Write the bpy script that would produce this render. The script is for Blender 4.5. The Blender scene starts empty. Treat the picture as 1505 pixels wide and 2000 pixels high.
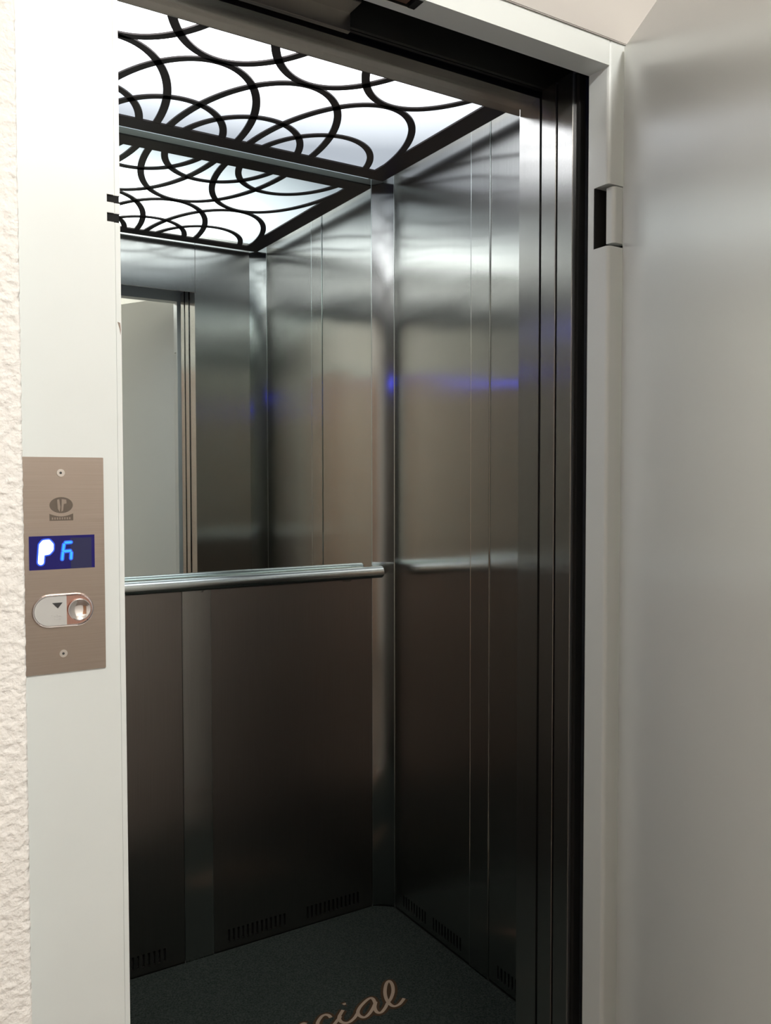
import bpy, bmesh, math, random
from mathutils import Vector, Matrix, noise
random.seed(4)
PI = math.pi
scn = bpy.context.scene
COL = scn.collection

# ---------------------------------------------------------------- camera
CX, CY, CZ = -0.313, -1.040, 1.314
YAW, PIT, ROL, FPX = 0.5556, 0.0376, -0.0013, 1684.2
cd = bpy.data.cameras.new('camera'); cam = bpy.data.objects.new('camera', cd); COL.objects.link(cam)
R0 = Vector((math.cos(YAW), -math.sin(YAW), 0)); F0 = Vector((math.sin(YAW), math.cos(YAW), 0)); U0 = Vector((0, 0, 1))
F = F0*math.cos(PIT) - U0*math.sin(PIT); U = U0*math.cos(PIT) + F0*math.sin(PIT)
R2 = R0*math.cos(ROL) + U*math.sin(ROL); U2 = U*math.cos(ROL) - R0*math.sin(ROL)
M = Matrix((R2, U2, -F)).transposed().to_4x4(); M.translation = (CX, CY, CZ)
cam.matrix_world = M
cd.sensor_fit = 'VERTICAL'; cd.sensor_height = 24.0; cd.sensor_width = 24.0*1505/2000
cd.lens = FPX*24.0/2000; cd.clip_start = 0.02
scn.camera = cam

# ---------------------------------------------------------------- world and exposure
w = bpy.data.worlds.new('world'); scn.world = w; w.use_nodes = True
w.node_tree.nodes['Background'].inputs[0].default_value = (1.0, 0.95, 0.88, 1)
w.node_tree.nodes['Background'].inputs[1].default_value = 0.05
scn.view_settings.view_transform = 'Standard'; scn.view_settings.look = 'None'
scn.view_settings.exposure = 0.0; scn.view_settings.gamma = 1.0; scn.view_settings.use_curve_mapping = False
scn.cycles.max_bounces = 14; scn.cycles.glossy_bounces = 10; scn.cycles.diffuse_bounces = 5
scn.cycles.caustics_reflective = True; scn.cycles.sample_clamp_indirect = 6.0

CEIL_POWER = 5.6      # luminous ceiling, radiance
LAMP_POWER = 375.0       # landing ceiling lamp, radiance of its disc

# ---------------------------------------------------------------- dimensions (metres)
D = 1.200              # mirror / back wall plane
XR, XL = 1.083, -0.126 # side walls
XA, XB = 1.029, -0.072 # where corner posts meet back and front walls
YB = 1.157             # where back corner posts meet the side walls
YF = 0.273             # inner face of the car front wall
YC = 0.316
XO, XOL = 0.809, 0.005 # car door opening
ZH = 2.032             # header underside
ZC = 2.200             # ceiling grille
ZT = 2.262             # top of the car walls
W, WL = 0.8025, -0.0267  # landing frame opening
ZF = 2.0196
YL = 0.031              # front face of the landing frame
YW = -0.092            # landing wall face

# ---------------------------------------------------------------- materials
def newmat(name):
    m = bpy.data.materials.new(name); m.use_nodes = True
    nt = m.node_tree; b = nt.nodes['Principled BSDF']
    return m, nt, b
def N(nt, t, **kw):
    n = nt.nodes.new(t)
    for k, v in kw.items(): setattr(n, k, v)
    return n
def ramp(nt, src, stops):
    r = N(nt, 'ShaderNodeValToRGB'); nt.links.new(src, r.inputs[0])
    e = r.color_ramp.elements
    e[0].position, e[0].color = stops[0][0], (*stops[0][1], 1); e[1].position, e[1].color = stops[-1][0], (*stops[-1][1], 1)
    for p, c in stops[1:-1]:
        x = e.new(p); x.color = (*c, 1)
    return r
def coords(nt, scale=(1, 1, 1)):
    tc = N(nt, 'ShaderNodeTexCoord'); mp = N(nt, 'ShaderNodeMapping'); mp.inputs['Scale'].default_value = scale
    nt.links.new(tc.outputs['Object'], mp.inputs[0]); return mp.outputs[0]

def steel(name, col=(0.50, 0.49, 0.465), rough=0.22, aniso=0.8, rot=0.0, wav=0.0, grain=0.05, horizontal=False):
    m, nt, b = newmat(name)
    b.inputs['Metallic'].default_value = 1.0
    sc_ = (6, 6, 900) if horizontal else (900, 900, 5)
    v = coords(nt, sc_)
    n = N(nt, 'ShaderNodeTexNoise'); n.inputs['Scale'].default_value = 1.0; n.inputs['Detail'].default_value = 3
    nt.links.new(v, n.inputs['Vector'])
    lo = tuple(c*(1-grain) for c in col); hi = tuple(min(1, c*(1+grain)) for c in col)
    r = ramp(nt, n.outputs[0], [(0.3, lo), (0.7, hi)]); nt.links.new(r.outputs[0], b.inputs['Base Color'])
    b.inputs['Roughness'].default_value = rough
    b.inputs['Anisotropic'].default_value = aniso
    b.inputs['Anisotropic Rotation'].default_value = rot
    t = N(nt, 'ShaderNodeTangent', direction_type='RADIAL', axis='Z'); nt.links.new(t.outputs[0], b.inputs['Tangent'])
    if wav:
        v2 = coords(nt, (2.2, 2.2, 5.5)); n2 = N(nt, 'ShaderNodeTexNoise'); n2.inputs['Scale'].default_value = 1.0; n2.inputs['Detail'].default_value = 1.0
        nt.links.new(v2, n2.inputs['Vector'])
        bp = N(nt, 'ShaderNodeBump'); bp.inputs['Distance'].default_value = wav; bp.inputs['Strength'].default_value = 1.0
        nt.links.new(n2.outputs[0], bp.inputs['Height']); nt.links.new(bp.outputs[0], b.inputs['Normal'])
    return m

def paint(name, col, rough=0.4, spec=0.5, bump=0.0, bscale=60, var=0.03, coat=0.0):
    m, nt, b = newmat(name)
    v = coords(nt, (1, 1, 1)); n = N(nt, 'ShaderNodeTexNoise'); n.inputs['Scale'].default_value = 3.0; n.inputs['Detail'].default_value = 4
    nt.links.new(v, n.inputs['Vector'])
    r = ramp(nt, n.outputs[0], [(0.3, tuple(c*(1-var) for c in col)), (0.7, tuple(min(1, c*(1+var)) for c in col))])
    nt.links.new(r.outputs[0], b.inputs['Base Color'])
    b.inputs['Roughness'].default_value = rough; b.inputs['Specular IOR Level'].default_value = spec
    b.inputs['Coat Weight'].default_value = coat; b.inputs['Coat Roughness'].default_value = 0.2
    if bump:
        n2 = N(nt, 'ShaderNodeTexNoise'); n2.inputs['Scale'].default_value = bscale; n2.inputs['Detail'].default_value = 3
        nt.links.new(v, n2.inputs['Vector'])
        bp = N(nt, 'ShaderNodeBump'); bp.inputs['Distance'].default_value = bump
        nt.links.new(n2.outputs[0], bp.inputs['Height']); nt.links.new(bp.outputs[0], b.inputs['Normal'])
    return m

def emit(name, col, strength, base=(0.02, 0.02, 0.02)):
    m, nt, b = newmat(name)
    b.inputs['Base Color'].default_value = (*base, 1)
    b.inputs['Emission Color'].default_value = (*col, 1); b.inputs['Emission Strength'].default_value = strength
    return m

M_wall = steel('brushed_wall_steel', col=(0.50, 0.49, 0.47), rough=0.20, aniso=1.0, wav=0.0030)
M_strip = steel('brushed_strip_steel', col=(0.56, 0.55, 0.53), rough=0.2)
M_jamb = steel('brushed_jamb_steel', col=(0.50, 0.49, 0.475), rough=0.21, aniso=0.97)
M_post = steel('corner_post_steel', col=(0.34, 0.345, 0.335), rough=0.18, aniso=0.9)
M_back = steel('back_panel_steel', col=(0.32, 0.29, 0.275), rough=0.30, aniso=0.7)
M_head = steel('header_steel', col=(0.42, 0.40, 0.37), rough=0.35, aniso=0.0, grain=0.02)
M_hair = steel('face_plate_steel', col=(0.375, 0.312, 0.270), rough=0.42, aniso=0.3, horizontal=True, grain=0.06)
M_tube, nt, b = newmat('polished_tube_steel')
b.inputs['Metallic'].default_value = 1; b.inputs['Base Color'].default_value = (0.66, 0.70, 0.68, 1); b.inputs['Roughness'].default_value = 0.2
M_chrome, nt, b = newmat('chrome')
b.inputs['Metallic'].default_value = 1; b.inputs['Base Color'].default_value = (0.85, 0.80, 0.80, 1); b.inputs['Roughness'].default_value = 0.1
M_mirror, nt, b = newmat('mirror_glass')
b.inputs['Metallic'].default_value = 1; b.inputs['Base Color'].default_value = (0.80, 0.86, 0.83, 1); b.inputs['Roughness'].default_value = 0.0
M_edge, nt, b = newmat('mirror_edge')
b.inputs['Base Color'].default_value = (0.05, 0.09, 0.07, 1); b.inputs['Roughness'].default_value = 0.3
M_frame = paint('cream_frame_paint', (0.705, 0.73, 0.71), rough=0.35)
M_leaf = paint('cream_door_paint', (0.74, 0.745, 0.715), rough=0.30, coat=1.0, var=0.012)
M_leaf.node_tree.nodes['Principled BSDF'].inputs['Coat Roughness'].default_value = 0.21
M_stucco = paint('white_stucco', (0.83, 0.80, 0.76), rough=0.9, spec=0.2, bump=0.004, bscale=110)
M_plaster = paint('white_plaster', (0.86, 0.84, 0.80), rough=0.85, spec=0.2, bump=0.0008, bscale=90)
M_black = paint('black_void', (0.012, 0.012, 0.011), rough=0.8, spec=0.2)
M_shaft = paint('shaft_black', (0.02, 0.022, 0.02), rough=0.6, spec=0.3)
M_grille = paint('dark_brown_grille', (0.045, 0.034, 0.032), rough=0.5, spec=0.4)
M_brown = paint('brown_lock_metal', (0.12, 0.06, 0.035), rough=0.35, spec=0.6)
M_fascia = paint('grey_beige_board', (0.50, 0.47, 0.44), rough=0.6)
M_terra = paint('dark_brown_tile', (0.15, 0.12, 0.10), rough=0.35, spec=0.5)
M_wood, nt, b = newmat('orange_brown_wood')
v = coords(nt, (14, 14, 1.2)); n = N(nt, 'ShaderNodeTexNoise'); n.inputs['Scale'].default_value = 2; n.inputs['Detail'].default_value = 5
nt.links.new(v, n.inputs['Vector']); r = ramp(nt, n.outputs[0], [(0.3, (0.30, 0.14, 0.07)), (0.7, (0.46, 0.25, 0.14))])
nt.links.new(r.outputs[0], b.inputs['Base Color']); b.inputs['Roughness'].default_value = 0.4
M_carpet, nt, b = newmat('dark_green_carpet')
v = coords(nt); n = N(nt, 'ShaderNodeTexNoise'); n.inputs['Scale'].default_value = 260; n.inputs['Detail'].default_value = 4
nt.links.new(v, n.inputs['Vector']); r = ramp(nt, n.outputs[0], [(0.3, (0.012, 0.017, 0.014)), (0.7, (0.046, 0.055, 0.049))])
nt.links.new(r.outputs[0], b.inputs['Base Color']); b.inputs['Roughness'].default_value = 1.0; b.inputs['Specular IOR Level'].default_value = 0.1
bp = N(nt, 'ShaderNodeBump'); bp.inputs['Distance'].default_value = 0.003; nt.links.new(n.outputs[0], bp.inputs['Height']); nt.links.new(bp.outputs[0], b.inputs['Normal'])
M_letter = paint('beige_lettering', (0.36, 0.27, 0.20), rough=0.95, spec=0.1, var=0.15, bump=0.001, bscale=300)
M_halo = paint('brown_letter_outline', (0.062, 0.036, 0.020), rough=0.95, spec=0.1, var=0.2)
M_plate_l = paint('light_grey_button_plate', (0.50, 0.49, 0.47), rough=0.35)
M_dark = paint('dark_print', (0.03, 0.03, 0.03), rough=0.5)
M_engr = paint('engraved_brown', (0.10, 0.075, 0.055), rough=0.5)
M_engr2 = paint('engraved_light', (0.26, 0.205, 0.165), rough=0.5)
M_screw = paint('screw_steel', (0.55, 0.50, 0.46), rough=0.3); M_screw.node_tree.nodes['Principled BSDF'].inputs['Metallic'].default_value = 0.8
M_disp = emit('blue_display_glass', (0.02, 0.010, 0.30), 0.28, base=(0.008, 0.008, 0.03)); M_disp.node_tree.nodes['Principled BSDF'].inputs['Specular IOR Level'].default_value = 0.15; M_disp.node_tree.nodes['Principled BSDF'].inputs['Roughness'].default_value = 0.15
M_disp_r = emit('sheen_glow_display_glass', (0.035, 0.035, 0.13), 0.40, base=(0.012, 0.012, 0.02)); M_disp_r.node_tree.nodes['Principled BSDF'].inputs['Specular IOR Level'].default_value = 0.2; M_disp_r.node_tree.nodes['Principled BSDF'].inputs['Roughness'].default_value = 0.15  # faint emission stands in for the grey-blue reflection on the glass
M_led_w = emit('bright_led_digit', (0.72, 0.96, 1.0), 2.2)
M_led_g = emit('blue_led_glow', (0.0, 0.09, 0.95), 0.9)
M_led_c = emit('cyan_led_digit', (0.02, 0.52, 1.0), 1.0)
M_blue = emit('blue_car_display', (0.04, 0.06, 1.0), 14.0)
M_lamp = emit('lamp_glass', (1.0, 0.99, 0.96), LAMP_POWER, base=(0.8, 0.8, 0.8))
# back-lit diffuser: brightest over its light sources, dimmer towards the rear edge of the sheet
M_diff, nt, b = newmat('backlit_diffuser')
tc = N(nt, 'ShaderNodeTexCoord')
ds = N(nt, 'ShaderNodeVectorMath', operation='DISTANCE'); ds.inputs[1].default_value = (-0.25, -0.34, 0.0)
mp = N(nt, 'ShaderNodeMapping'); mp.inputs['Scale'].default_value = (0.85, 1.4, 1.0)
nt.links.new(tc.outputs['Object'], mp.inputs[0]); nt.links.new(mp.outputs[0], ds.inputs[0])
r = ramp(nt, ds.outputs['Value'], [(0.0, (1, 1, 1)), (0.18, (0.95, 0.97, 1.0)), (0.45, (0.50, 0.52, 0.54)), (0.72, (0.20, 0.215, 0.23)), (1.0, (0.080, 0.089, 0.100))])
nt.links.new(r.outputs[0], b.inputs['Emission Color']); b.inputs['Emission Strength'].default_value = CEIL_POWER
b.inputs['Base Color'].default_value = (0.5, 0.5, 0.5, 1)

# ---------------------------------------------------------------- mesh helpers
def link(o, parent=None):
    COL.objects.link(o)
    if parent is not None: o.parent = parent
    return o
def obj(name, bm, mat, parent=None, smooth=False, recalc=True):
    if recalc: bmesh.ops.recalc_face_normals(bm, faces=bm.faces)
    me = bpy.data.meshes.new(name); bm.to_mesh(me); bm.free()
    me.materials.append(mat)
    if smooth:
        for p in me.polygons: p.use_smooth = True
        try: me.set_sharp_from_angle(angle=math.radians(35))
        except Exception: pass
    return link(bpy.data.objects.new(name, me), parent)
def box(bm, x0, x1, y0, y1, z0, z1):
    v = [bm.verts.new(p) for p in ((x0,y0,z0),(x1,y0,z0),(x1,y1,z0),(x0,y1,z0),(x0,y0,z1),(x1,y0,z1),(x1,y1,z1),(x0,y1,z1))]
    for f in ((0,1,2,3),(4,5,6,7),(0,1,5,4),(1,2,6,5),(2,3,7,6),(3,0,4,7)): bm.faces.new([v[i] for i in f])
def boxes(l, bev=0.0):
    bm = bmesh.new()
    for b_ in l: box(bm, *b_)
    if bev: bmesh.ops.bevel(bm, geom=bm.edges[:], offset=bev, segments=2, affect='EDGES')
    return bm
def prism(bm, pts, z0, z1, axis='z'):
    def P(a, b_, c):
        return (a, b_, c) if axis == 'z' else ((a, c, b_) if axis == 'y' else (c, a, b_))
    lo = [bm.verts.new(P(a, b_, z0)) for a, b_ in pts]; hi = [bm.verts.new(P(a, b_, z1)) for a, b_ in pts]
    n = len(pts)
    bm.faces.new(lo); bm.faces.new(hi)
    for i in range(n): bm.faces.new((lo[i], lo[(i+1) % n], hi[(i+1) % n], hi[i]))
def tag(o, label=None, cat=None, group=None, kind=None):
    if label: o['label'] = label
    if cat: o['category'] = cat
    if group: o['group'] = group
    if kind: o['kind'] = kind
    return o
def empty(name, loc, rz=0):
    o = bpy.data.objects.new(name, None); COL.objects.link(o); o.location = loc; o.rotation_euler = (0, 0, rz); o.empty_display_size = 0.05
    return o
def part(name, bm, mat, root, smooth=False, recalc=True):
    """a child whose mesh was written in world coordinates; shifted into the root's frame (root unrotated)"""
    bmesh.ops.translate(bm, verts=bm.verts, vec=-Vector(root.location))
    return obj(name, bm, mat, root, smooth, recalc)
def struct(name, bm, mat, smooth=False): return tag(obj(name, bm, mat, None, smooth), kind='structure')

def slotted(bm, a0, a1, z0, z1, groups, sz0, sz1, pitch, sw, mk):
    """flat panel in (a, z) with groups of upright slots; mk(bm, a0,a1,z0,z1) adds one slab"""
    if not groups: mk(bm, a0, a1, z0, z1); return
    mk(bm, a0, a1, z0, sz0); mk(bm, a0, a1, sz1, z1)
    a = a0
    for g0, g1 in groups:
        s = g0
        while s + sw <= g1:
            mk(bm, a, s, sz0, sz1); a = s + sw; s += pitch
    mk(bm, a, a1, sz0, sz1)

# ================================================================ CAR SHELL
# ---- back wall
wb = struct('wall_back', boxes([(XL-0.02, XR+0.02, D+0.012, D+0.03, 0, ZT)]), M_black)
def mkb(bm, a0, a1, z0, z1): box(bm, a0, a1, D, D+0.010, z0, z1)
ZM = 1.050
for nm, a0, a1, gr in (('panel', XB, 0.436, [(0.065, 0.235), (0.262, 0.393)]), ('panel', 0.516, XA, [(0.558, 0.738), (0.803, 0.992)])):
    bm = bmesh.new(); slotted(bm, a0+0.0012, a1-0.0012, 0.0, ZM, gr, 0.022, 0.058, 0.0142, 0.0062, mkb)
    obj(nm, bm, M_back, wb)
bm = boxes([(0.4372, 0.5152, D-0.0015, D+0.010, 0, ZM)], 0.0008); obj('centre_strip', bm, M_strip, wb)
# ---- side walls
def side(x, s, name):
    o = struct(name, boxes([(x+s*0.012 if s > 0 else x-0.03, x+0.03 if s > 0 else x-0.012, YF, D+0.03, 0, ZT)]), M_black)
    def mks(bm, a0, a1, z0, z1): box(bm, min(x, x+s*0.010), max(x, x+s*0.010), a0, a1, z0, z1)
    for a0, a1, gr in ((YC, 0.7005, [(0.36, 0.50), (0.53, 0.67)]), (0.7805, YB, [(0.82, 0.96), (0.99, 1.12)])):
        bm = bmesh.new(); slotted(bm, a0+0.0008, a1-0.0008, 0.0, ZT, gr, 0.022, 0.058, 0.0142, 0.0062, mks)
        obj('panel', bm, M_wall, o)
    obj('upright_strip', boxes([(min(x-s*0.0022, x+s*0.010), max(x-s*0.0022, x+s*0.010), 0.7020, 0.7790, 0, ZT)], 0.0012), M_wall, o)
    return o
wr = side(XR, 1, 'wall_right'); wl = side(XL, -1, 'wall_left')
M_bead = M_tube
def bead(x, y, z0, z1, par, r_=0.0011, nm='seam_bead'):
    bm = bmesh.new(); prism(bm, [(x+r_*math.cos(2*PI*k/10), y+r_*math.sin(2*PI*k/10)) for k in range(10)], z0, z1); obj(nm, bm, M_bead, par, True)
for y in (0.7012, 0.7798): bead(XR-0.0012, y, 0, ZT, wr); bead(XL+0.0012, y, 0, ZT, wl)
for x in (0.4366, 0.5158): bead(x, D-0.0006, 0, ZM, wb, 0.0008)
bead(XA, D-0.001, 0, ZT, wb, 0.0009); bead(XR-0.001, YB, 0, ZT, wr, 0.0009); bead(XR-0.001, YC, 0, ZT, wr, 0.0009)
# ---- rounded corner posts
def post(x_side, x_end, y_side, y_end):
    """concave cove from (x_end, y_end) on the back/front wall to (x_side, y_side) on the side wall"""
    pts = []
    n = 12
    for i in range(n+1):
        t = i/n
        # quadratic curve pulled towards the true corner
        cxp, cyp = x_side*0.60+x_end*0.40, y_end*0.60+y_side*0.40
        pts.append(((1-t)**2*x_end+2*t*(1-t)*cxp+t*t*x_side, (1-t)**2*y_end+2*t*(1-t)*cyp+t*t*y_side))
    pts.append((x_side + (0.006 if x_side > 0.5 else -0.006), y_end + (0.006 if y_end > 0.7 else -0.006)))
    bm = bmesh.new(); prism(bm, pts, 0, ZT); return bm
trims = [(XR, XA, YB, D), (XL, XB, YB, D), (XR, XA, YC, YF), (XL, XB, YC, YF)]
for i, t in enumerate(trims): struct('trim_%d' % (i+1), post(*t), M_post, smooth=True)
# ---- front wall (inner returns and header)
wf = struct('wall_front', boxes([(XO, XR+0.02, 0.213, YF-0.004, 0, ZT), (XL-0.02, XOL, 0.213, YF-0.004, 0, ZT), (XOL, XO, 0.213, YF-0.004, ZH, ZT)]), M_jamb)
obj('return_panel', boxes([(XO+0.0015, XA, YF-0.004, YF, 0, ZT)], 0.0007), M_jamb, wf)
obj('return_panel', boxes([(XB, XOL-0.0015, YF-0.004, YF, 0, ZT)], 0.0007), M_jamb, wf)
obj('header_panel', boxes([(XOL, XO-0.0005, YF-0.004, YF, ZH-0.012, ZT)], 0.0007), M_jamb, wf)
# ---- floor, sill
struct('floor', boxes([(XL, XR, 0.213, D, -0.03, 0.0)]), M_black)
sill = struct('trim_5', boxes([(-0.05, 0.85, 0.125, 0.211, -0.03, 0.0), (-0.05, 0.85, 0.080, 0.110, -0.03, 0.0)]), M_strip)
# ---- roof of the car above the light
struct('ceiling', boxes([(XL-0.03, XR+0.03, 0.21, D+0.03, ZT, ZT+0.02)]), M_plaster)

# ================================================================ CEILING LIGHT
PX0, PX1, PY0, PY1 = -0.096, 1.053, 0.289, 1.173
cl = empty('ceiling_light', (0.4785, 0.731, ZC))
tag(cl, 'glowing white lift ceiling panel behind a dark cut-out grille of overlapping petal curves', 'ceiling light')
o = part('diffuser', boxes([(PX0+0.01, PX1-0.01, PY0+0.01, PY1-0.008, ZC+0.026, ZC+0.030)]), M_diff, cl)
TH = 0.004
bm = bmesh.new()
ix0, ix1, iy0, iy1 = PX0+0.066, PX1-0.066, PY0+0.062, PY1-0.062
for b_ in ((PX0, PX1, PY0, iy0), (PX0, PX1, iy1, PY1), (PX0, ix0, iy0, iy1), (ix1, PX1, iy0, iy1)):
    box(bm, b_[0], b_[1], b_[2], b_[3], ZC, ZC+TH)
part('added_light_baffle', boxes([(PX0, PX1, PY1-0.0125, PY1-0.0105, ZC+TH, ZC+0.024)]), M_plate_l, cl)  # added lip that shapes the diffuser light in the gap at the mirror
hw = 0.0094
def ring(xc, yc, rx, ry):
    n = 110; P = []
    for k in range(n):
        t = 2*PI*k/n; x, y = xc+rx*math.cos(t), yc+ry*math.sin(t)
        nx, ny = math.cos(t)/rx, math.sin(t)/ry; l = math.hypot(nx, ny)
        P.append((x, y, nx/l, ny/l))
    def inside(p): return ix0-0.012 < p[0] < ix1+0.012 and iy0-0.012 < p[1] < iy1+0.012
    for k in range(n):
        a, c = P[k], P[(k+1) % n]
        if not (inside(a) and inside(c)): continue
        q = [(a[0]-a[2]*hw, a[1]-a[3]*hw), (a[0]+a[2]*hw, a[1]+a[3]*hw), (c[0]+c[2]*hw, c[1]+c[3]*hw), (c[0]-c[2]*hw, c[1]-c[3]*hw)]
        prism(bm, q, ZC+0.0003, ZC+TH-0.0003)
for i in range(4):
    xc = 0.155+0.2155*i
    ring(xc, 1.158, 0.200, 0.424); ring(xc, 2*0.731-1.158, 0.200, 0.424)
    ring(xc, 1.200, 0.166, 0.252); ring(xc, 2*0.731-1.200, 0.166, 0.252)
part('grille', bm, M_grille, cl)
for x in (0.1, 0.85):
    for y in (0.5, 0.95): part('hanger', boxes([(x, x+0.02, y, y+0.02, ZC+0.030, ZT)]), M_black, cl)

# ================================================================ MIRROR
mr = empty('wall_mirror', (0.4785, D, ZM))
tag(mr, 'large frameless mirror filling the back wall above the handrail', 'mirror')
part('glass', boxes([(XB+0.001, XA-0.0005, D-0.0002, D+0.006, ZM, ZT-0.001)]), M_mirror, mr)
part('backing', boxes([(XB+0.001, XA-0.0005, D+0.0065, D+0.010, ZM, ZT-0.001)]), M_edge, mr)

# ================================================================ HANDRAIL
hr = empty('handrail', (0.4785, 1.140, 1.040))
tag(hr, 'polished steel tube handrail running across the back wall below the mirror', 'handrail')
def tube(bm, pts, rad, seg=20, cap=True):
    rings = []
    for i, p in enumerate(pts):
        p = Vector(p); a = Vector(pts[max(i-1, 0)]); c = Vector(pts[min(i+1, len(pts)-1)])
        d = (c-a).normalized(); u = Vector((0, 0, 1)) if abs(d.z) < 0.9 else Vector((1, 0, 0))
        s = d.cross(u).normalized(); t = s.cross(d)
        rr = rad[i] if isinstance(rad, (list, tuple)) else rad
        rings.append([bm.verts.new(p + s*math.cos(2*PI*k/seg)*rr + t*math.sin(2*PI*k/seg)*rr) for k in range(seg)])
    for i in range(len(rings)-1):
        for k in range(seg): bm.faces.new((rings[i][k], rings[i][(k+1) % seg], rings[i+1][(k+1) % seg], rings[i+1][k]))
    if cap: bm.faces.new(rings[0]); bm.faces.new(rings[-1])
bm = bmesh.new(); tube(bm, [(-0.055, 1.14, 1.04), (1.0215, 1.14, 1.04)], 0.018, 28); part('rail', bm, M_tube, hr, True)
for x0, x1 in ((-0.064, -0.055), (1.0215, 1.029)):
    bm = bmesh.new(); k = 1 if x1 > 0.5 else -1
    e0, e1 = (x0, x1) if k > 0 else (x1, x0)
    tube(bm, [(e0, 1.14, 1.04), (e0+k*0.003, 1.14, 1.04), (e1-k*0.001, 1.14, 1.04), (e1, 1.14, 1.04)], [0.018, 0.018, 0.0155, 0.012], 28)
    part('end_cap', bm, M_tube, hr, True)
for x in (0.03, 0.4785, 0.93):
    bm = bmesh.new(); tube(bm, [(x, 1.145, 1.032), (x, 1.165, 1.020), (x, 1.1995, 1.016)], 0.006, 12); part('bracket', bm, M_tube, hr, True)

# ================================================================ CARPET WITH LETTERING
mat_o = empty('floor_mat', (0.4785, 0.73, 0.0))
tag(mat_o, 'dark green carpet mat with beige script lettering covering the lift floor', 'mat')
bm = bmesh.new()
prism(bm, [(XL+0.004, YC), (XB, YF+0.004), (XA, YF+0.004), (XR-0.004, YC), (XR-0.004, YB), (XA, D-0.003), (XB, D-0.003), (XL+0.004, YB)], 0.0, 0.0025)
part('carpet', bm, M_carpet, mat_o)
ST = dict(
 c=[(0.6492,0.7637),(0.6491,0.7741),(0.6428,0.7808),(0.6321,0.779),(0.6172,0.7674),(0.6093,0.7563),(0.6063,0.7401),(0.6148,0.7304),(0.6346,0.7315),(0.66,0.7476),(0.6720,0.7560)],
 i=[(0.689,0.7744),(0.6774,0.7649),(0.6673,0.7548),(0.6624,0.7406),(0.6665,0.7289),(0.6782,0.7248),(0.6964,0.7319),(0.7117,0.7436)],
 dot=[(0.6995,0.7930),(0.7035,0.7940),(0.7075,0.7930)],
 a=[(0.7698,0.7556),(0.7742,0.7728),(0.7699,0.7805),(0.7536,0.7756),(0.7292,0.7614),(0.7147,0.7464),(0.7119,0.7316),(0.7188,0.7213),(0.7349,0.7267),(0.7559,0.7423),(0.7742,0.7603),(0.7602,0.7421),(0.7549,0.7237),(0.7619,0.716),(0.7794,0.7253),(0.7957,0.7395)],
 l=[(0.7957,0.7395),(0.8145,0.7527),(0.835,0.7755),(0.8482,0.8013),(0.8494,0.8182),(0.8353,0.8094),(0.8151,0.7828),(0.8024,0.7552),(0.7988,0.7326),(0.803,0.7203),(0.816,0.7195),(0.8293,0.726),(0.8418,0.7346)],
 stroke=[(0.5751,0.7776),(0.5828,0.7783),(0.5874,0.7723)])
def catmull(P, n=6):
    Q = [P[0]] + list(P) + [P[-1]]; out = []
    for i in range(1, len(Q)-2):
        p0, p1, p2, p3 = Q[i-1:i+3]
        for k in range(n):
            t = k/n
            out.append(tuple(0.5*((2*p1[j]) + (-p0[j]+p2[j])*t + (2*p0[j]-5*p1[j]+4*p2[j]-p3[j])*t*t + (-p0[j]+3*p1[j]-3*p2[j]+p3[j])*t**3) for j in (0, 1)))
    out.append(P[-1]); return out
def ribbon(bm, P, w0, z):
    n = len(P)
    prev = None
    for i, p in enumerate(P):
        z += 2.5e-6
        a = P[max(i-1, 0)]; c = P[min(i+1, n-1)]; dx, dy = c[0]-a[0], c[1]-a[1]; l = math.hypot(dx, dy) or 1
        wd = w0*(0.75+0.25*abs(dy/l))
        cur = (bm.verts.new((p[0]-dy/l*wd, p[1]+dx/l*wd, z)), bm.verts.new((p[0]+dy/l*wd, p[1]-dx/l*wd, z)))
        if prev: bm.faces.new((prev[0], prev[1], cur[1], cur[0]))
        prev = cur
k_ = (CZ-0.003)/(CZ-0.012)
zz = 0.0036
for nm, P in ST.items():
    P = catmull([(CX+(x-CX)*k_, CY+(y-CY)*k_) for x, y in P])
    bm = bmesh.new(); ribbon(bm, P, 0.0120, 0.0030 + 0.00005*len(nm)); h = part('letter_outline', bm, M_halo, mat_o, recalc=False)
    bm = bmesh.new(); ribbon(bm, P, 0.0046, zz); zz += 0.00008
    part('letter', bm, M_letter, mat_o, recalc=False)

# ================================================================ CAR OPERATING PANEL (on the left wall, seen only in reflections)
cp = empty('car_operating_panel', (XL, 0.50, 0.9))
tag(cp, 'control column whose blue display shows as a blue streak in the steel walls', 'control panel')
part('face_plate', boxes([(XL+0.0005, XL+0.008, 0.40, 0.60, 0.90, 1.90)], 0.001), M_hair, cp)
part('display', boxes([(XL+0.0085, XL+0.010, 0.455, 0.545, 1.735, 1.775)]), M_blue, cp)
for k in range(6):
    bm = bmesh.new(); tube(bm, [(XL+0.008, 0.50, 1.05+k*0.07), (XL+0.012, 0.50, 1.05+k*0.07)], 0.016, 24); part('button', bm, M_chrome, cp, True)

# ================================================================ CAR DOOR (telescopic leaves stacked open on the right)
cdoor = tag(obj('door_2', boxes([(XO-0.003, XR+0.12, 0.166, 0.2045, 0.004, 2.045)], 0.001), M_jamb), kind='structure')
obj('door_panel', boxes([(XO-0.005, XR+0.12, 0.120, 0.1590, 0.004, 2.045)], 0.001), M_jamb, cdoor)
obj('door_seal', boxes([(XO+0.004, XO+0.02, 0.113, 0.1195, 0.004, 2.045)]), M_black, cdoor)
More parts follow.
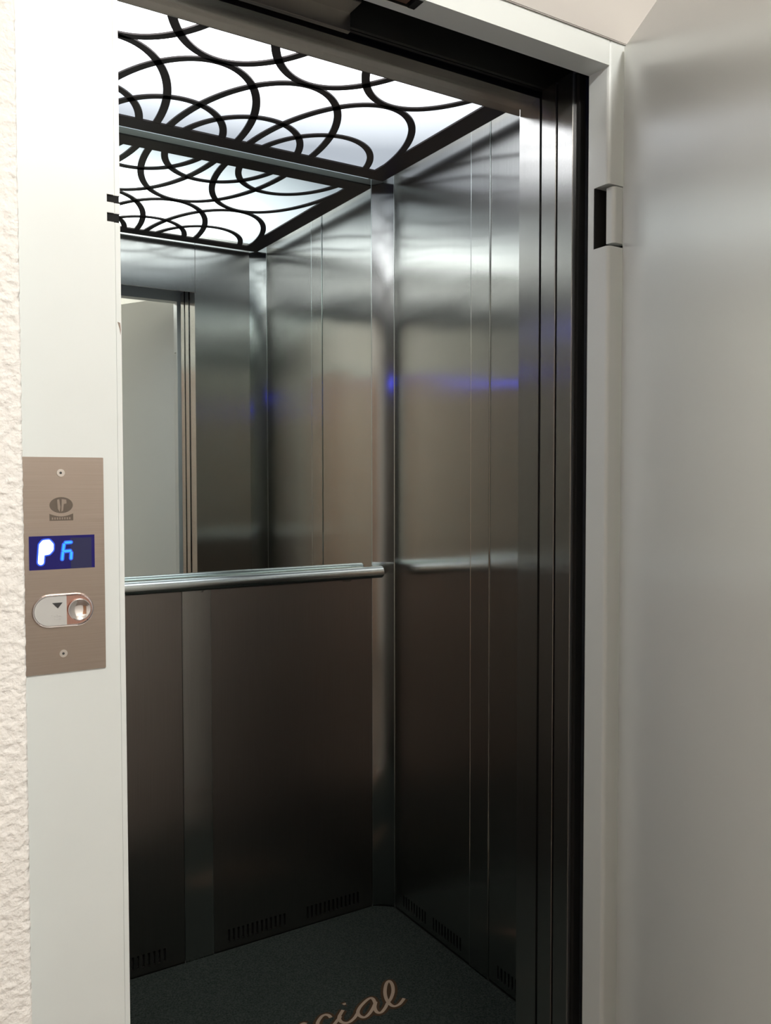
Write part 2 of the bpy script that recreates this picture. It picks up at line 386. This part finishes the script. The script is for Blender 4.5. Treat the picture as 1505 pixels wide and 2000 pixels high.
# door gear box above the opening
gear = struct('trim_6', boxes([(-0.45, 1.25, 0.088, 0.204, 2.105, 2.26), (-0.45, 1.25, 0.205, 0.212, 2.05, 2.26)]), M_shaft)
obj('door_hanger', boxes([(-0.30, 0.389, 0.196, 0.2045, 2.036, 2.0725), (-0.30, 0.389, 0.16, 0.2, 2.0655, 2.0725)], 0.0008), M_head, gear)
obj('hanger_rail', boxes([(-0.45, 1.25, 0.126, 0.146, 2.070, 2.104)], 0.001), M_shaft, gear)
# shaft side faces
struct('trim_7', boxes([(0.875, 0.90, 0.082, 0.118, -0.03, 2.26), (-0.42, -0.40, 0.082, 0.212, -0.03, 2.26)]), M_shaft)

# ================================================================ LANDING FRAME
FD = 0.0786
def rounded_jamb(xin, xout, sgn, y0=YL, y1=FD, r=0.007):
    """profile of a jamb with its front inner corner rounded"""
    pts = [(xin, y1), (xout, y1), (xout, y0)]
    for k in range(7):
        t = k/6*PI/2
        pts.append((xin+sgn*r-sgn*r*math.sin(t), y0+r-r*math.cos(t)))
    return pts
NZ = [(0.208, 0.314), (1.7162, 1.8216)]       # hinge notches
fr = empty('trim_8', (W, YL, 0)); fr['kind'] = 'structure'
bm = bmesh.new()
XFO = 0.921
zs = [0.0, NZ[0][0], NZ[0][1], NZ[1][0], NZ[1][1], ZF+0.0432]
for a, c in ((0, 1), (2, 3), (4, 5)): prism(bm, rounded_jamb(W, XFO, 1), zs[a], zs[c])
for a, c in NZ: box(bm, W, XFO, 0.0655, FD, a, c); box(bm, 0.864, XFO, YL, 0.0655, a, c)
part('right_jamb', bm, M_frame, fr, False)
part('hinge_recess', boxes([(0.849, 0.8635, 0.034, 0.065, a+0.0005, c-0.0005) for a, c in NZ] + [(W+0.0008, 0.8635, 0.063, 0.0653, a+0.0005, c-0.0005) for a, c in NZ]), M_black, fr)
# lintel with the lock slot
sx0, sx1 = 0.3545, 0.4235
bm = boxes([(W, sx1, YL, FD, ZF, ZF+0.0432), (WL, sx0, YL, FD, ZF, ZF+0.0432), (sx0, sx1, YL, 0.0355, ZF, ZF+0.0432), (sx0, sx1, 0.063, FD, ZF, ZF+0.0432)])
part('lintel', bm, M_frame, fr)
part('lock_pocket', boxes([(sx0+0.0005, sx1-0.0005, 0.036, 0.0625, ZF+0.03, ZF+0.042), (sx0+0.0005, sx0+0.003, 0.036, 0.0625, ZF+0.001, ZF+0.03), (sx1-0.012, sx1-0.0005, 0.036, 0.0625, ZF+0.0005, ZF+0.03), (sx0+0.003, sx1-0.012, 0.060, 0.0623, ZF+0.001, ZF+0.03)]), M_black, fr)
part('lock_block', boxes([(sx0+0.004, sx1-0.016, 0.041, 0.0595, ZF+0.002, ZF+0.028)], 0.002), M_brown, fr)
# left post: wide face carrying the call panel, with a rebate lip along its inner edge and two latch slots
zl = [0, 1.6261, 1.6369, 1.6493, 1.6586, ZF+0.0432]
bm = bmesh.new()
box(bm, -0.1472, -0.0426, YL, FD, 0, ZF+0.0432)
for a, c in ((0, 1), (2, 3), (4, 5)):
    box(bm, -0.0426, -0.0344, YL, FD, zl[a], zl[c])
    box(bm, -0.0328, WL, YL+0.0015, FD, zl[a], zl[c]); box(bm, -0.0349, -0.0323, YL+0.0022, FD, zl[a], zl[c])
for a, c in ((1, 2), (3, 4)): box(bm, -0.0426, WL, 0.0535, FD, zl[a], zl[c])
part('left_post', bm, M_frame, fr)
part('latch_slot_shade', boxes([(-0.0424, WL-0.0008, YL+0.0025, 0.0533, zl[1], zl[2]), (-0.0424, WL-0.0008, YL+0.0025, 0.0533, zl[3], zl[4])]), M_black, fr)  # black blocks fill the slots, painted in place of the shade inside
bm = bmesh.new(); prism(bm, [(-0.0313, 1.5066), (-0.0282, 1.5056), (-0.0275, 1.4974), (-0.0279, 1.4912), (-0.0289, 1.4984)], YL+0.0010, YL+0.0016, 'y'); part('paint_chip', bm, M_engr2, fr)

# ================================================================ SWING DOOR LEAF (landing door, open)
AL = math.radians(28)
leaf = empty('door_1', (0.8303, 0.0248, 0)); leaf['kind'] = 'structure'
leaf.rotation_euler = (0, 0, PI/2 - AL)     # local -X points along the leaf, away from the hinge
# local frame: x = towards the jamb side of the leaf plane direction; u = leaf direction
# local -x maps to world (-sin AL, -cos AL); local +y maps to world (-cos AL, sin AL) = inner face side
LW = 0.855
bm = boxes([(-LW, 0, -0.043, 0, 0.012, 2.0546)], 0.0022)
obj('leaf_panel', bm, M_leaf, leaf)
for a, c in NZ:
    bm = bmesh.new()
    pts = [(-0.004, -0.004), (0.0, -0.014), (0.012, -0.018)]
    n = 8
    box(bm, -0.004, 0.004, -0.030, -0.0015, a+0.004, c-0.004)
    obj('hinge_leaf', bm, M_frame, leaf)
# hinge knuckles sit in the frame notches
for a, c in NZ:
    bm = bmesh.new()
    prism(bm, rounded_jamb(W+0.0115, 0.846, 1, YL-0.0015, YL+0.0155, 0.007), a+0.0065, c-0.0030)
    part('hinge_knuckle', bm, M_frame, fr)

# ================================================================ CALL PANEL
cpn = empty('call_panel', (-0.104, -0.0005, 1.092))
tag(cpn, 'brushed steel lift call panel with blue display and one button on the white door post', 'call panel')
Y0 = -0.0005
px0, px1, pz0, pz1 = -0.1490, -0.0590, 1.0915, 1.3400
part('face_plate', boxes([(px0, px1, Y0-0.0020, Y0, pz0, pz1)], 0.0004), M_hair, cpn)
YP = Y0-0.0020
def disc(bm, x, z, rx, rz, y0, y1, n=32):
    prism(bm, [(x+rx*math.cos(2*PI*k/n), z+rz*math.sin(2*PI*k/n)) for k in range(n)], y0, y1, 'y')
for z in (1.3220, 1.1135):
    bm = bmesh.new(); disc(bm, -0.107, z, 0.0044, 0.0044, YP-0.0008, YP+0.0005); s = part('screw', bm, M_screw, cpn)
    bm = bmesh.new(); disc(bm, -0.1072, z, 0.0016, 0.0016, YP-0.0010, YP-0.0006, 6); bmesh.ops.translate(bm, verts=bm.verts, vec=-Vector(cpn.location)); obj('hex_socket', bm, M_dark, s)
# emblem: dark oval with light strokes over a small concave-topped bar
ex, ez = -0.1070, 1.2850
bm = bmesh.new(); disc(bm, ex, ez, 0.0128, 0.0092, YP-0.0003, YP+0.0004); em = part('emblem', bm, M_engr, cpn)
def sub(name, bm, mat, par):
    bmesh.ops.translate(bm, verts=bm.verts, vec=-Vector(cpn.location)); return obj(name, bm, mat, par)
bm = bmesh.new()
prism(bm, [(ex-0.0045, ez+0.0062), (ex-0.0022, ez+0.0068), (ex-0.0010, ez-0.0020), (ex-0.0018, ez-0.0078), (ex-0.0040, ez-0.0040)], YP-0.0006, YP-0.0001, 'y')
prism(bm, [(ex+0.0006, ez+0.0070), (ex+0.0055, ez+0.0062), (ex+0.0058, ez+0.0020), (ex+0.0028, ez+0.0012), (ex+0.0018, ez-0.0065), (ex+0.0000, ez-0.0075)], YP-0.0006, YP-0.0001, 'y')
sub('emblem_stroke', bm, M_engr2, em)
bm = bmesh.new()
top = [(ex-0.0130+0.026*k/12, ez-0.0098-0.0032*math.sin(PI*k/12)) for k in range(13)]
prism(bm, [(ex+0.0130, ez-0.0178), (ex-0.0130, ez-0.0178)] + top, YP-0.0003, YP+0.0004, 'y'); sub('emblem_bar', bm, M_engr, em)
bm = bmesh.new()
for k in range(8): box(bm, ex-0.0105+k*0.0027, ex-0.0090+k*0.0027, YP-0.0006, YP-0.0001, ez-0.0165, ez-0.0140)
sub('emblem_lettering', bm, M_engr2, em)
# display
dx0, dx1, dz0, dz1 = -0.1425, -0.0705, 1.2115, 1.2500
dp = part('display', boxes([(dx0, dx0+0.045, YP-0.0006, YP+0.0010, dz0, dz1), (dx1-0.0035, dx1, YP-0.0006, YP+0.0010, dz0, dz1), (dx0+0.045, dx1-0.0035, YP-0.0006, YP+0.0010, dz1-0.0030, dz1)]), M_disp, cpn)
dr = part('display_window', boxes([(dx0+0.045, dx1-0.0035, YP-0.0006, YP+0.0010, dz0, dz1-0.0030)]), M_disp_r, cpn)
def capsule(bm, x0, z0, x1, z1, r, y0, y1):
    a = math.atan2(z1-z0, x1-x0); pts = []
    for k in range(9): t = a-PI/2+PI*k/8; pts.append((x1+r*math.cos(t), z1+r*math.sin(t)))
    for k in range(9): t = a+PI/2+PI*k/8; pts.append((x0+r*math.cos(t), z0+r*math.sin(t)))
    prism(bm, pts, y0, y1, 'y')
# P
bx, bz = -0.1302, 1.2205
Pst = [((0, 0), (0.0015, 0.0190)), ((0.0015, 0.0190), (0.0038, 0.0218)), ((0.0038, 0.0218), (0.0082, 0.0222)), ((0.0082, 0.0222), (0.0108, 0.0190)), ((0.0108, 0.0190), (0.0106, 0.0145)), ((0.0106, 0.0145), (0.0080, 0.0115)), ((0.0080, 0.0115), (0.0012, 0.0105))]
bm = bmesh.new()
for i, (a, c) in enumerate(Pst): capsule(bm, bx+a[0], bz+a[1], bx+c[0], bz+c[1], 0.0048, YP-0.0009-i*0.00001, YP-0.0004)
sub('digit_glow', bm, M_led_g, dp)
bm = bmesh.new()
for i, (a, c) in enumerate(Pst): capsule(bm, bx+a[0], bz+a[1], bx+c[0], bz+c[1], 0.0032, YP-0.0013-i*0.00001, YP-0.0010)
capsule(bm, bx+0.0045, bz+0.0160, bx+0.0075, bz+0.0165, 0.0024, YP-0.0013, YP-0.0010)
sub('digit', bm, M_led_w, dp)
# A (its upper right segment is out)
ax, az = -0.1070, 1.2228
Ast = [((0, 0), (0.0008, 0.0075)), ((0.0012, 0.0100), (0.0022, 0.0168)), ((0.0040, 0.0190), (0.0100, 0.0192)), ((0.0030, 0.0090), (0.0090, 0.0093)), ((0.0098, 0.0005), (0.0102, 0.0070))]
bm = bmesh.new()
for i, (a, c) in enumerate(Ast): capsule(bm, ax+a[0], az+a[1], ax+c[0], az+c[1], 0.0024, YP-0.0009-i*0.00001, YP-0.0004)
sub('digit_glow', bm, M_led_g, dp)
bm = bmesh.new()
for i, (a, c) in enumerate(Ast): capsule(bm, ax+a[0], az+a[1], ax+c[0], az+c[1], 0.0012, YP-0.0013-i*0.00001, YP-0.0010)
sub('digit', bm, M_led_c, dp)
# button: stadium bezel, grey plate with a down arrow, round concave push button
ux, uz, uw, uh = -0.1065, 1.1635, 0.0345, 0.0195
def stadium(x, z, hwid, r, n=14):
    pts = []
    for k in range(n+1): t = -PI/2+PI*k/n; pts.append((x+hwid-r+r*math.cos(t), z+r*math.sin(t)))
    for k in range(n+1): t = PI/2+PI*k/n; pts.append((x-hwid+r+r*math.cos(t), z+r*math.sin(t)))
    return pts
bm = bmesh.new()
out, inn = stadium(ux, uz, uw, uh), stadium(ux, uz, uw-0.0026, uh-0.0026)
yo = YP-0.0030
A = [bm.verts.new((a, YP, b_)) for a, b_ in out]; mid = stadium(ux, uz, uw-0.0010, uh-0.0010)
B = [bm.verts.new((a, yo, b_)) for a, b_ in mid]; C_ = [bm.verts.new((a, yo+0.0016, b_)) for a, b_ in inn]; E_ = [bm.verts.new((a, YP, b_)) for a, b_ in inn]
n = len(A)
for i in range(n):
    j = (i+1) % n
    bm.faces.new((A[i], A[j], B[j], B[i])); bm.faces.new((B[i], B[j], C_[j], C_[i])); bm.faces.new((C_[i], C_[j], E_[j], E_[i]))
bz_ = sub('button_bezel', bm, M_chrome, cpn)
inn2 = [p for p in stadium(ux, uz, uw-0.0028, uh-0.0028) if p[0] < ux+0.002]
bm = bmesh.new(); prism(bm, [(ux+0.0035, uz-uh+0.0028)] + [(ux+0.0035, uz+uh-0.0028)] + inn2, YP-0.0018, YP-0.0002, 'y'); bp_ = sub('button_plate', bm, M_plate_l, cpn)
bm = bmesh.new(); prism(bm, [(ux-0.0125, uz+0.0095), (ux-0.0010, uz+0.0095), (ux-0.0062, uz+0.0030)], YP-0.0021, YP-0.0016, 'y'); sub('down_arrow', bm, M_dark, bp_)
bm = bmesh.new()
for k, (qx, qz) in enumerate(((-0.0125, -0.005), (-0.0095, -0.006), (-0.0065, -0.0045), (-0.0035, -0.006), (-0.0095, -0.009), (-0.0035, -0.009))): disc(bm, ux+qx, uz+qz, 0.0009, 0.0009, YP-0.0024, YP-0.0016, 8)
sub('braille_dots', bm, M_plate_l, bp_)
bm = bmesh.new(); prism(bm, [(ux+0.0037, uz-uh+0.003), (ux+0.0037, uz+uh-0.003)] + [p for p in stadium(ux, uz, uw-0.0029, uh-0.0029) if p[0] > ux+0.006][::-1], YP-0.0006, YP-0.0001, 'y')
M_rec = steel('recess_painted_reflection', col=(0.42, 0.24, 0.20), rough=0.2, aniso=0)  # chrome recess with its red-brown reflection put into the base colour
sub('button_recess', bm, M_rec, cpn)
bm = bmesh.new(); rc = 0.0128; cxx = ux+0.0175
prof = [(0.0, -0.0012), (0.004, -0.0014), (0.008, -0.0022), (0.0105, -0.0036), (0.0118, -0.0042), (rc, -0.0036), (rc, -0.0006)]
rings = []
for r_, y_ in prof[1:]:
    rings.append([bm.verts.new((cxx+r_*math.cos(2*PI*k/32), YP+y_, uz+r_*math.sin(2*PI*k/32))) for k in range(32)])
cen = bm.verts.new((cxx, YP+prof[0][1], uz))
for k in range(32): bm.faces.new((cen, rings[0][k], rings[0][(k+1) % 32]))
for i in range(len(rings)-1):
    for k in range(32): bm.faces.new((rings[i][k], rings[i][(k+1) % 32], rings[i+1][(k+1) % 32], rings[i+1][k]))
bmesh.ops.translate(bm, verts=bm.verts, vec=-Vector(cpn.location)); obj('push_button', bm, M_chrome, cpn, True)

cpn.location = (-0.0978, YL-0.0003, 1.0855); cpn.scale = (1.03, 1.03, 1.03)   # measured place and size on the post

# ================================================================ LANDING WALL AND HALL
XE, XRR, ZR = -0.1615, 0.942, 2.320          # edges of the recess the frame sits in
wlnd = struct('wall_landing', boxes([(-1.5, -0.245, YW, 0.081, 0, 2.55), (XRR, 1.7, YW, 0.081, 0, 2.55), (-0.245, XRR, YW, 0.081, ZR+0.0005, 2.55),
                                     (XFO, XRR, YL+0.002, 0.081, 0, ZR)]), M_plaster)
fas = struct('trim_9', boxes([(-0.150, XFO, YL-0.002, 0.0786, ZF+0.0434, ZR)], 0.0008), M_fascia)
# rough stucco corner, displaced geometry
bm = bmesh.new()
path = []
for k in range(32): path.append((-0.245+k*(XE-0.004+0.245)/31, YW, 0, -1))
for k in range(1, 5): t = k/5*PI/2; path.append((XE-0.004+0.004*math.sin(t), YW+0.004-0.004*math.cos(t), math.sin(t), -math.cos(t)))
for k in range(30): path.append((XE+0.0115*(k/29), YW+0.004+k*(YL-YW-0.004)/29, 1, 0))
nz = 860; grid = []
for j in range(nz+1):
    z = j*(ZR+0.0003)/nz; row = []
    for (x, y, nx, ny) in path:
        p = Vector((x, y, z))
        h = noise.noise(Vector((x*95, y*95, z*150)))*0.0010 + noise.noise(Vector((x*210+5, y*210, z*260)))*0.0006
        row.append(bm.verts.new((x+nx*h, y+ny*h, z)))
    grid.append(row)
for j in range(nz):
    for i in range(len(path)-1): bm.faces.new((grid[j][i], grid[j][i+1], grid[j+1][i+1], grid[j+1][i]))
st_o = obj('stucco_corner', bm, M_stucco, wlnd, True)
obj('corner_core', boxes([(-0.245, -0.164, YW+0.006, 0.08, 0, ZR)]), M_plaster, wlnd)
obj('joint_bead', boxes([(-0.147, XFO, YL-0.0045, YL-0.001, ZF+0.0415, ZF+0.0455)], 0.0012), M_fascia, fas)

HX0, HX1, HY0, HZ = -1.5, 1.7, -2.2, 2.55
struct('floor', boxes([(HX0, HX1, HY0, 0.078, -0.03, 0.0)]), M_terra)
struct('ceiling', boxes([(HX0, HX1, HY0, 0.081, HZ, HZ+0.03)]), M_plaster)
struct('wall_hall_left', boxes([(HX0-0.03, HX0, HY0, 0.081, 0, HZ)]), M_plaster)
struct('wall_hall_right', boxes([(HX1, HX1+0.03, HY0, 0.081, 0, HZ)]), M_plaster)
struct('wall_hall_back', boxes([(HX0, HX1, HY0-0.03, HY0, 0, HZ)]), M_plaster)
d3 = empty('door_3', (-0.75, HY0, 0)); d3['kind'] = 'structure'
part('door_leaf', boxes([(-1.22, -0.30, HY0+0.001, HY0+0.04, 0.0, 2.08)], 0.003), M_wood, d3)
part('door_casing', boxes([(-1.29, -1.222, HY0+0.001, HY0+0.05, 0.0, 2.15), (-0.298, -0.23, HY0+0.001, HY0+0.05, 0.0, 2.15), (-1.222, -0.298, HY0+0.001, HY0+0.05, 2.082, 2.15)], 0.003), M_frame, d3)
bm = bmesh.new(); tube(bm, [(-0.38, HY0+0.04, 1.03), (-0.38, HY0+0.09, 1.03), (-0.50, HY0+0.09, 1.03)], 0.009, 12); part('door_handle', bm, M_chrome, d3, True)

# ---- landing ceiling lamp
LX, LY = 0.25, -1.35
lp = empty('ceiling_lamp', (LX, LY, HZ))
tag(lp, 'round white opal lamp on the landing ceiling in front of the lift', 'ceiling lamp')
bm = bmesh.new(); tube(bm, [(LX, LY, HZ), (LX, LY, HZ-0.02)], 0.10, 40); part('base', bm, M_frame, lp, True)
bm = bmesh.new(); tube(bm, [(LX, LY, HZ-0.02), (LX, LY, HZ-0.05), (LX, LY, HZ-0.075), (LX, LY, HZ-0.09)], [0.082, 0.085, 0.070, 0.035], 40); part('opal_shade', bm, M_lamp, lp, True)
